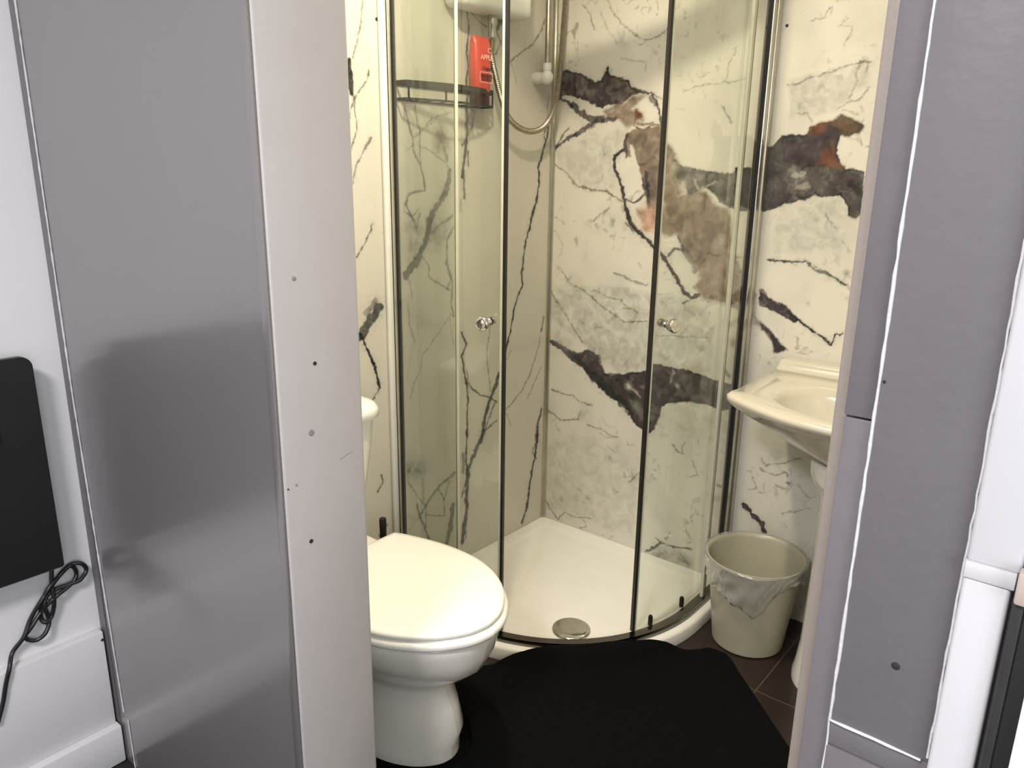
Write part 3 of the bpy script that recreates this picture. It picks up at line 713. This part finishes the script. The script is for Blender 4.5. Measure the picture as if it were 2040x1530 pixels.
# fixed panes
gl = sheet('fixed_pane', [(XL+.022, CY-.514), (-1.56, CY-.514), (-1.4305, CY-.514)], .006, .057, ZT+.01, 'glass', en, off=0)
sheet('pane_edge', [(-1.4320, CY-.514), (-1.4280, CY-.514)], .0066, .057, ZT, 'edge', gl); sheet('edge_seal', [(-1.4280, CY-.514), (-1.4255, CY-.514)], .009, .057, ZT, 'clear_seal', gl)
gr = sheet('fixed_pane', [(CX+.514, 2.13), (CX+.514, 2.2), (CX+.514, YB-.03)], .006, .057, ZT+.01, 'glass', en)
sheet('pane_edge', [(CX+.514, 2.1225), (CX+.514, 2.130)], .0068, .057, ZT, 'edge', gr); sheet('edge_seal', [(CX+.514, 2.108), (CX+.514, 2.1225)], .009, .057, ZT, 'clear_seal', gr)
# sliding doors behind the fixed panes
RD = .498
def knob(parent, ang, z):
    a = math.radians(ang); d = Vector((math.cos(a), math.sin(a), 0)); c = Vector((CX, CY, z))+d*(RD+.003)
    k = lathe('door_knob', [(r_*1.12, z_*1.1) for r_, z_ in [(.0085, 0), (.0095, .001), (.0095, .006), (.007, .009), (.0075, .014), (.012, .017), (.0135, .019), (.0135, .0215), (.0115, .023), (.0145, .0255), (.0165, .029), (.0175, .033), (.0172, .037), (.0155, .0395), (.012, .0405), (.011, .0398), (0, .0395)]], 'chrome', parent, c, d, 36)
    lathe('inner_boss', [(0, 0), (.011, 0), (.0115, .004), (.0115, .014), (.009, .018), (0, .019)], 'chrome', k, c-d*.006, -d, 28)
    return k
def door(path_main, seal_path, dark_path, kang):
    g = sheet('sliding_door', path_main, .006, .066, ZT+.005, 'glass', en)
    sheet('edge_seal', seal_path, .008, .058, ZT, 'clear_seal', g); sheet('magnetic_strip', dark_path, .013, .058, ZT, 'black_seal', g)
    knob(g, kang, .985); return g
aw = math.degrees(1/RD)  # degrees per metre
door([(-1.60, CY-RD), (-1.5, CY-RD)]+arc(RD, -90, -74.1, 18), arc(RD, -74.1, -73.25, 3), arc(RD, -73.25, -72.4, 2), -77.9)
door(arc(RD, -25.5, 0, 18)+[(CX+RD, 2.1), (CX+RD, 2.17)], arc(RD, -26.25, -25.45, 3), arc(RD, -27.1, -26.25, 2), -21.8)
# door guides on the tray inside the rail
def guide(ang):
    a = math.radians(ang); c = Vector((CX, CY, 0))+Vector((math.cos(a), math.sin(a), 0))*(RD-.014)
    return lathe('door_guide', [(0, .046), (.0065, .046), (.0072, .05), (.0072, .074), (.005, .080), (0, .081)], 'black_plastic', en, (c.x, c.y, 0), n=20)
guide(-17.5); guide(1.5)

# ---------------------------------------------------------------- electric shower, rail, hose
XW = XL
u = thing('electric_shower', 'white electric shower unit on the left wall above the hose', 'electric shower', (XL, 1.98, 1.86))
bm = bmesh.new(); b_box(bm, (XL+.0005, 1.725, 1.817), (XL+.09, 2.035, 2.18), .022, 5); fin('body', bm, 'plastic', u, 40)
oy = 1.893
lathe('hose_outlet', [(0, 0), (.012, 0), (.0125, -.006), (.0135, -.008), (.0135, -.028), (.012, -.03), (.0122, -.055), (.0105, -.062), (0, -.062)], 'alu', u, (XL+.045, oy, 1.817), n=28)
hp = HOSE_PTS
tag(tube('shower_hose', resample(catmull(hp, 14), .0028), .0090, 'hose', None, 14, ribs=1), 'ribbed steel shower hose looping down beside the riser rail', 'shower hose')
rr = thing('riser_rail', 'slim chrome riser rail with round white bracket at its lower end', 'riser rail', (XL+.05, RAIL_Y, 1.70))
tube('pole', [(XL+.05, RAIL_Y, 1.700), (XL+.05, RAIL_Y, 2.24)], .0092, 'hose', rr, 20)
bk = lathe('end_bracket', [(0, -.024), (.010, -.022), (.0165, -.016), (.020, -.008), (.0205, .001), (.018, .010), (.012, .0165), (.0118, .018), (.0138, .0195), (.0138, .040), (.0125, .042), (0, .042)], 'plastic', rr, (XL+.05, RAIL_Y, 1.670), n=32)
lathe('wall_plate', [(0, 0), (.019, 0), (.019, .012), (.0165, .03), (.015, .045), (0, .046)], 'plastic', bk, (XL+.0005, RAIL_Y, 1.668), (1, 0, 0), 28)

# ---------------------------------------------------------------- wire shelf and shower gel
sh = thing('shower_shelf', 'black metal basket shelf on the left wall inside the shower', 'shelf', (XL, 1.76, 1.56))
sy0, sy1, sd, sz = 1.54, SHELF_Y1, .080, 1.559
def shp(z, k=1.0): return [(XL+.002, sy0, z)]+[(XL+sd*.55+sd*.45*math.sin(math.pi*t), sy0+(sy1-sy0)*t, z) for t in [i/16 for i in range(17)]]+[(XL+.002, sy1, z)]
def band(name, z0, z1, th=.0025):
    P = [(p[0], p[1]) for p in shp(0)]; return sheet(name, P, th, z0, z1, 'black_metal', sh)
band('upper_band', sz+.034, sz+.048); band('lower_band', sz-.003, sz+.003)
bm = bmesh.new()
for t in np.linspace(.1, .9, 7):
    y = sy0+(sy1-sy0)*t; x1 = XL+sd*.55+sd*.45*math.sin(math.pi*t); b_box(bm, (XL+.002, y-.0012, sz-.003), (x1, y+.0012, sz-.0008))
b_box(bm, (XL+.001, sy0, sz-.003), (XL+.004, sy1, sz+.002)); b_box(bm, (XL+.001, sy0, sz+.036), (XL+.004, sy1, sz+.046)); fin('slatted_base', bm, 'black_metal', sh)
for t in (0.02, .34, .66, .85, .99):
    y = sy0+(sy1-sy0)*t; x1 = XL+sd*.55+sd*.45*math.sin(math.pi*t); box('post', (x1-.0015, y-.0025, sz), (x1+.0015, y+.0025, sz+.036), 'black_metal', sh)
gx, gy = XL+.040, BOTTLE_Y
sz += .0006
bt = thing('shower_gel_bottle', 'red shower gel bottle with dark cap standing on the black basket shelf', 'bottle', (gx, gy, sz))
def sup(rx, ry, z, n=32, e=3.0): return [(gx+rx*math.copysign(abs(math.cos(a))**(2/e), math.cos(a)), gy+ry*math.copysign(abs(math.sin(a))**(2/e), math.sin(a)), z) for a in [2*math.pi*i/n for i in range(n)]]
loft('cap', [sup(.017, .030, sz), sup(.019, .032, sz+.003), sup(.019, .032, sz+.040)], 'dark_red', bt)
loft('bottle_body', [sup(.0185, .0315, sz+.0405), sup(.0205, .0345, sz+.046), sup(.0205, .036, sz+.11), sup(.0185, .0365, sz+.17), sup(.012, .0368, sz+.186), sup(.004, .036, sz+.193)], 'red', bt)
body_o = bpy.data.objects['bottle_body']
def text(txt, size, loc, rot, material, parent, name='lettering', bold=0):
    cu = bpy.data.curves.new(name, 'FONT'); cu.body = txt; cu.size = size; cu.align_x = 'CENTER'; cu.extrude = .0002; cu.offset = bold; cu.resolution_u = 3; cu.space_line = .85
    tmp = bpy.data.objects.new('tmp', cu); COL.objects.link(tmp); dg = bpy.context.evaluated_depsgraph_get(); dg.update()
    me = bpy.data.meshes.new_from_object(tmp.evaluated_get(dg)); bpy.data.objects.remove(tmp)
    me.transform(Matrix.Translation(loc) @ rot.to_4x4()); return link(name, me, material, parent)
rt = Matrix(((0, 0, 1), (1, 0, 0), (0, 1, 0)))   # text faces +x, runs along +y
fx = gx+.0211
text('APPLE', .020, (fx, gy+.006, sz+.128), rt, 'pink', body_o, bold=.0003)
text('ORIGINAL\nSOURCE', .0115, (fx+.0002, gy+.006, sz+.080), rt, 'print_dark', body_o, bold=.0005)
text('Original', .012, (fx-.0002, gy+.006, sz+.100), rt, 'print_dark', body_o, bold=.0003)
text('C', .022, (fx-.0006, gy+.018, sz+.147), rt, 'pink', body_o)
def frame(y0, y1, z0, z1, x, w, m, name, parent):
    bm = bmesh.new()
    for a, b in (((y0, z0), (y1, z0+w)), ((y0, z1-w), (y1, z1)), ((y0, z0), (y0+w, z1)), ((y1-w, z0), (y1, z1))): b_box(bm, (x, a[0], a[1]), (x+.0005, b[0], b[1]))
    return fin(name, bm, m, parent)
frame(gy-.024, gy+.034, sz+.064, sz+.094, fx-.0002, .0016, 'pink', 'label_frame', body_o)

# ---------------------------------------------------------------- toilet
TY = 1.115
to = thing('toilet', 'white close coupled toilet with its lid closed, beside the doorway', 'toilet', (-1.4, TY, 0))
ET = [(0, .150), (.06, .163), (.25, .185), (.42, .193), (.58, .187), (.73, .163), (.86, .122), (.945, .075), (.985, .038), (1, 0)]
def egg(x0, x1, k, z, n=7, sq=1):
    return [(x, y, z) for x, y in outline(x0, x1, TY, [(s, h*k) for s, h in ET], n)]
lid_rings = [egg(-1.444, -.972, 1.035, .4185), egg(-1.446, -.966, 1.05, .421), egg(-1.446, -.966, 1.05, .4275), egg(-1.442, -.971, 1.025, .4315), egg(-1.43, -.987, .955, .4335), egg(-1.40, -1.05, .72, .435)]
loft('lid', lid_rings, 'lid', to, smooth=70)
loft('seat', [egg(-1.446, -.963, 1.04, .394), egg(-1.448, -.957, 1.065, .397), egg(-1.448, -.954, 1.075, .404), egg(-1.448, -.957, 1.065, .412), egg(-1.446, -.965, 1.03, .417)], 'lid', to, smooth=70)
def brow(z, xb, xf, k, mixr=0): return egg(xb, xf, k, z)
bowl = [brow(0.0, -1.42, PAN['f0'], .60), brow(.012, -1.42, PAN['f0']+.002, .615), brow(.035, -1.42, PAN['f0'], .60), brow(.09, -1.41, PAN['f1'], .545), brow(.15, -1.41, PAN['f2'], .50), brow(.195, -1.41, PAN['f3'], .50),
        brow(.225, -1.42, PAN['f4'], .58), brow(.255, -1.43, PAN['f5'], .70), brow(.29, -1.435, PAN['f6'], .82), brow(.33, -1.44, PAN['f7'], .95), brow(.365, -1.44, -.974, 1.0), brow(.385, -1.44, -.970, 1.01), brow(.393, -1.438, -.974, .99)]
pan = loft('pan', bowl, 'ceramic', to, smooth=70)
box('pan_shelf', (XL+.02, TY-.16, .33), (-1.425, TY+.16, .392), 'ceramic', to, .02, 4)
def cis(z, W, H1, r, n=10):
    pts = [(XL+.002, TY-H1, z)]+[(XL+.002+W-r+r*math.cos(a), TY-H1+r+r*math.sin(a), z) for a in [math.radians(-90+90*i/n) for i in range(n+1)]]
    pts += [(XL+.002+W-r+r*math.cos(a), TY+H1-r+r*math.sin(a), z) for a in [math.radians(90*i/n) for i in range(n+1)]]+[(XL+.002, TY+H1, z)]
    return pts
loft('cistern', [cis(.393, .12, .130, .05), cis(.45, .135, .147, .05), cis(.55, .160, .168, .055), cis(.66, .172, .182, .06), cis(.738, .176, .188, .06)], 'ceramic', to, smooth=50)
loft('cistern_lid', [cis(.7385, .184, .192, .06), cis(.742, .190, .198, .065), cis(.762, .190, .198, .065), cis(.776, .180, .188, .06), cis(.786, .150, .158, .05), cis(.790, .09, .09, .04)], 'lid', to, smooth=70)
for s in (1, -1): lathe('hinge', [(0, 0), (.012, 0), (.012, .022), (.008, .026), (0, .026)], 'chrome', to, (-1.455, TY+s*.075, .392), n=20)
lathe('bolt_hole', [(0, -.001), (.0055, -.001), (.0055, .0015), (0, .0015)], 'hole', pan, BOLT, (.75, -.62, .1), 16)

# ---------------------------------------------------------------- toilet brush
bx, by = BRUSH
tb = thing('toilet_brush', 'black toilet brush standing behind the toilet seat', 'toilet brush', (bx, by, 0))
lathe('holder', [(0, 0), (.045, 0), (.048, .005), (.045, .14), (.040, .20), (.034, .22), (0, .22)], 'black_plastic', tb, (bx, by, 0)); lathe('handle', [(0, .215), (.012, .215), (.0105, .25), (.0100, .355), (.0105, .40), (.0095, .404), (0, .404)], 'black_plastic', tb, (bx, by, 0), n=20)

# ---------------------------------------------------------------- washbasin
WX = -.475
wb = thing('washbasin', 'white ceramic washbasin with pointed corner on a pedestal', 'washbasin', (WX, 2.1, 0))
BZ = .820
def bas(z, half, yf, yc, yb=YB-.002, soft=0):
    "plan outline of the basin: half width at the back, front centre y, corner y"
    L = [(-half, yb), (-half*1.0, (yb+yc)/2), (-half*.985, yc+.06), (-half*1.0, yc+.018), (-half*.97, yc-.004), (-half*.90, yc-.022), (-half*.70, yc-(yc-yf)*.50), (-half*.45, yc-(yc-yf)*.80), (-half*.22, yc-(yc-yf)*.955), (0, yf)]
    P = catmull([(a, b, 0) for a, b in L], 5); P = P+[Vector((-p.x, p.y, 0)) for p in P[::-1][1:]]
    return [(WX+p.x, p.y, z) for p in P]
HB = .330; YC, YF = 1.868, 1.745
def inner(z, k, dy=0, ny=0):
    n = 92; out = []
    base = bas(z, HB, YF, YC); cx, cy = WX, 1.965+dy
    m = len(base)
    for i in range(m):
        # ellipse sampled by the direction of the outer point
        dx_, dy_ = base[i][0]-cx, base[i][1]-cy; a = math.atan2(dy_/.19, dx_/.25)
        out.append((cx+.232*k*math.cos(a), cy+.158*k*math.sin(a), z))
    return out
def lerp(A, B, t, z): return [(a[0]+(b[0]-a[0])*t, a[1]+(b[1]-a[1])*t, z) for a, b in zip(A, B)]
def lower(z, k, cyk): 
    base = bas(z, HB, YF, YC); out = []
    for p_ in base:
        out.append((WX+(p_[0]-WX)*k, cyk[0]+(p_[1]-cyk[1])*cyk[2], z))
    return out
rings = []
for z, hw, yf in ((.655, .075, 1.93), (.665, .12, 1.90), (.69, .165, 1.865), (.715, .205, 1.838), (.745, .248, 1.81), (.77, .286, 1.788), (.790, .314, 1.765)):
    t = (z-.655)/(.79-.655); ycn = 1.99+(YC-1.99)*t
    rings.append(bas(z, hw, yf, max(ycn, yf+.02)))
rings += [bas(.797, HB-.004, YF+.006, YC+.002), bas(.806, HB, YF, YC), bas(.814, HB-.001, YF+.001, YC), bas(BZ, HB-.008, YF+.010, YC+.008)]
ob = bas(BZ, HB-.008, YF+.010, YC+.008); ib = inner(BZ, 1.0)
rings += [lerp(ob, ib, .5, BZ+.001), lerp(ob, ib, .9, BZ), inner(BZ-.004, .97), inner(BZ-.02, .93), inner(BZ-.06, .82), inner(BZ-.095, .62), inner(BZ-.112, .35), inner(BZ-.116, .08)]
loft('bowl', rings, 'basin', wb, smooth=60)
bm = bmesh.new(); b_box(bm, (WX-HB+.012, 2.175, BZ-.006), (WX+HB-.012, YB-.002, BZ+.034), .014, 5)
for v in bm.verts:
    if v.co.z > BZ+.01: v.co.y += .018 if v.co.y < 2.2 else 0
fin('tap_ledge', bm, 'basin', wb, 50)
lathe('basin_lip', [(.112, .612), (.118, .600), (.118, .640), (.112, .652), (0, .653), (0, .600)][::-1], 'ceramic', None, (0, 0, 0)) if False else None
def pd(z, rx, ry, yc=2.035): return [(WX-.004+rx*math.cos(a), yc+ry*math.sin(a), z) for a in [2*math.pi*i/48 for i in range(48)]]
loft('pedestal', [pd(0, .112, .125), pd(.02, .112, .125), pd(.05, .106, .12), pd(.12, .099, .112), pd(.35, .094, .108), pd(.56, .096, .112), pd(.58, .106, .12), pd(.60, .122, .136), pd(.62, .128, .142), pd(.655, .130, .144), pd(.660, .118, .13)], 'ceramic', wb, smooth=50)
tp = lathe('tap', [(0, 0), (.022, 0), (.022, .012), (.016, .018), (.015, .06), (.019, .066), (.020, .09), (.012, .098), (0, .1)], 'chrome', wb, (WX+.045-.10, 2.19, BZ+.028), n=24)
tube('spout', catmull([(WX-.055, 2.19, BZ+.07), (WX-.055, 2.14, BZ+.085), (WX-.055, 2.09, BZ+.075), (WX-.055, 2.08, BZ+.06)], 5), .010, 'chrome', tp, 14)

# ---------------------------------------------------------------- waste bin and liner
bcx, bcy, BH = BIN
bn = thing('waste_bin', 'cream plastic bin under the washbasin, right of the shower', 'waste bin', (bcx, bcy, 0))
lathe('tub', [(0, .001), (.100, .001), (.104, .004), (.1355, BH-.01), (.141, BH-.006), (.1425, BH-.001), (.140, BH), (.136, BH-.003), (.1325, BH-.012), (.101, .008), (0, .008)], 'bin', bn, (bcx, bcy, 0), n=64)
def liner():
    n = 96; rs = np.random.RandomState(3); bm = bmesh.new(); rows = []
    ph = rs.rand(8)*6.28
    def wob(a, f): return sum(math.sin(a*k+ph[k % 8]+f*3)*(.5/k**.6) for k in (2, 3, 5, 7, 11))
    cam_a = math.atan2(-bcy, -bcx)
    def drop(a):
        d = (a-cam_a+math.pi) % (2*math.pi)-math.pi
        return .085+.030*math.exp(-((d-.0)/.5)**2)+.026*math.exp(-((d-.10)/.16)**2)-.050*math.exp(-((d-.85)/.42)**2)+.010*wob(a, 1)+.004*math.sin(a*31)
    K = 14
    for i in range(K+1):
        t = i/K; row = []
        for j in range(n):
            a = 2*math.pi*j/n
            if t < .12: z = BH-.03+(.034)*t/.12; r = .1305+.006*t/.12
            else:
                s = (t-.12)/.88; z = BH+.004-drop(a)*s; r = .1455-.022*s*drop(a)/.12+.004+.006*s*(.6+wob(a, s))+.0030*math.sin(a*19+s*9+ph[1])*s**.5+.0022*math.sin(a*37-s*15+ph[2])*s**.5+.003*math.sin(a*9+s*11)*s
                r = max(r, .1375-(BH-z)*.031/.28+.004) if s > 0 else r
            row.append(bm.verts.new((bcx+r*math.cos(a), bcy+r*math.sin(a), z)))
        rows.append(row)
    for i in range(K):
        for j in range(n): bm.faces.new((rows[i][j], rows[i][(j+1) % n], rows[i+1][(j+1) % n], rows[i+1][j]))
    o = fin('bin_liner', bm, 'film', None, 180)
    sol = o.modifiers.new('thickness', 'SOLIDIFY'); sol.thickness = .0004
    return tag(o, 'clear crumpled plastic bag folded over the rim of the cream bin', 'bin bag')
liner()

# ---------------------------------------------------------------- bath mat
mc = Vector((-.780, 1.968)); ea = Vector((-.674, -.739)).normalized(); eb = Vector((.739, -.674)).normalized()
def mat_mesh():
    bm = bmesh.new(); LA, LB = 1.02, .66; na, nb = 90, 60; rc = .10; rs = random.Random(5); top = {}; bot = {}
    def h(a, b):
        P = mc+ea*a+eb*b; d = (P-Vector((CX, CY))).length
        r0 = max(0, min(1, (.610-d)/.055)); rise = r0*r0*(3-2*r0)
        e = min(a, b, LA-a, LB-b); t = .016*min(1, (max(e, 0)/.012))**.5
        return P, rise*.0455, t
    def shape(u_, v_):
        a, b = u_*LA, v_*LB
        for ca, cb, sa, sb in ((rc, rc, -1, -1), (rc, LB-rc, -1, 1)):
            if (a-ca)*sa > 0 and (b-cb)*sb > 0:
                dx_, dy_ = a-ca, b-cb; m = max(abs(dx_), abs(dy_)); l = math.hypot(dx_, dy_)
                if l > 0: a, b = ca+dx_*m/l, cb+dy_*m/l
        # the foot of the toilet keeps the mat away
        P = mc+ea*a+eb*b
        return a, b
    V = [[None]*(nb+1) for _ in range(na+1)]; W = [[None]*(nb+1) for _ in range(na+1)]
    for i in range(na+1):
        for j in range(nb+1):
            a, b = shape(i/na, j/nb); P, z0, t = h(a, b)
            q = Vector((P.x+.0, P.y)); foot = Vector((-1.26, TY)); 
            dd = (q-foot); ex, ey = .198, .145; l = math.hypot(dd.x/ex, dd.y/ey)
            if l < 1: q = foot+dd/l if l > 1e-4 else foot+Vector((ex, 0)); t *= .4
            wv = .0015*math.sin(a*40+b*13)+.001*rs.random()
            V[i][j] = bm.verts.new((q.x, q.y, z0+t+.003+wv)); W[i][j] = bm.verts.new((q.x, q.y, z0+.001))
    for i in range(na):
        for j in range(nb):
            bm.faces.new((V[i][j], V[i+1][j], V[i+1][j+1], V[i][j+1])); bm.faces.new((W[i][j], W[i][j+1], W[i+1][j+1], W[i+1][j]))
    for i in range(na):
        bm.faces.new((V[i][0], W[i][0], W[i+1][0], V[i+1][0])); bm.faces.new((V[i][nb], V[i+1][nb], W[i+1][nb], W[i][nb]))
    for j in range(nb):
        bm.faces.new((V[0][j], V[0][j+1], W[0][j+1], W[0][j])); bm.faces.new((V[na][j], W[na][j], W[na][j+1], V[na][j+1]))
    return fin('bath_mat', bm, 'black_cloth', None, 60)
tag(mat_mesh(), 'large black bath mat lying on the floor against the curved shower tray', 'bath mat')

# ---------------------------------------------------------------- bedroom side: television, cable, black cabinet
tv = thing('television', 'black flat television on the white wall at the left edge', 'television', (-1.68, .2, .55))
def rrect(x, y0, y1, z0, z1, r, n=6):
    pts = []
    for cy_, cz_, a0 in ((y1-r, z1-r, 0), (y0+r, z1-r, 90), (y0+r*.3, z0+r*.3, 180), (y1-r*.25, z0+r*.25, 270)):
        rr_ = r if a0 < 180 else r*.28
        pts += [(x, cy_+rr_*math.cos(math.radians(a0+90*i/n)), cz_+rr_*math.sin(math.radians(a0+90*i/n))) for i in range(n+1)]
    return pts
T = TVB
loft('housing', [rrect(-1.708, T[0]+.02, T[1]-.02, T[2]+.02, T[3]-.02, .018), rrect(-1.683, T[0], T[1]-.002, T[2], T[3], .02), rrect(-1.669, T[0], T[1], T[2], T[3], .022), rrect(-1.666, T[0]+.003, T[1]-.003, T[2]+.003, T[3]-.003, .020)], 'black_plastic', tv, smooth=30)
box('recess', (-1.6665, T[1]-.30, T[3]-.16), (-1.6645, T[1]-.075, T[3]-.03), 'black_plastic', tv, .0008)
box('wall_bracket', (-1.7255, T[0]+.1, T[2]+.1), (-1.706, T[1]-.15, T[3]-.1), 'black_metal', tv)
tag(tube('power_cable', resample(catmull([(max(x_, -1.695) if z_ < .365 else x_, y_, z_) for x_, y_, z_ in CABLE], 12), .004), .0046, "cable", None, 10), 'black power cable coiled and tied below the television on the white wall', 'cable')
tag(tube('cable_tie', [TIE+Vector((.006*math.cos(a)+.0, .0085*math.cos(a)*.8, .0085*math.sin(a))) for a in [2*math.pi*i/16 for i in range(16)]], .0011, 'black_seal', None, 6, closed=True), 'thin black tie around the middle of the coiled cable', 'cable tie')
cb = thing('black_cabinet', 'tall black cabinet at the right edge beside the white post', 'cabinet', (.1, .60, 0))
box('carcass', (-.0245, .5995, 0), (.45, .6150, 1.0915), 'black_plastic', cb, .001, 2)
box('side_trim', (-.0312, .5985, 0), (-.0250, .6050, 1.0915), 'black_metal', cb, .001, 2)
tag(box('wooden_board', (-.0318, .592, 1.092), (.45, .6050, 1.1165), 'wood', None, .002, 2), 'pale wooden board lying on top of the black cabinet', 'board')
tag(box('white_panel', (-.0141, .5940, 0), (.30, .5990, 1.06), 'paper', None, .001, 2), 'bright white panel standing against the black cabinet, in the bottom right corner', 'panel')
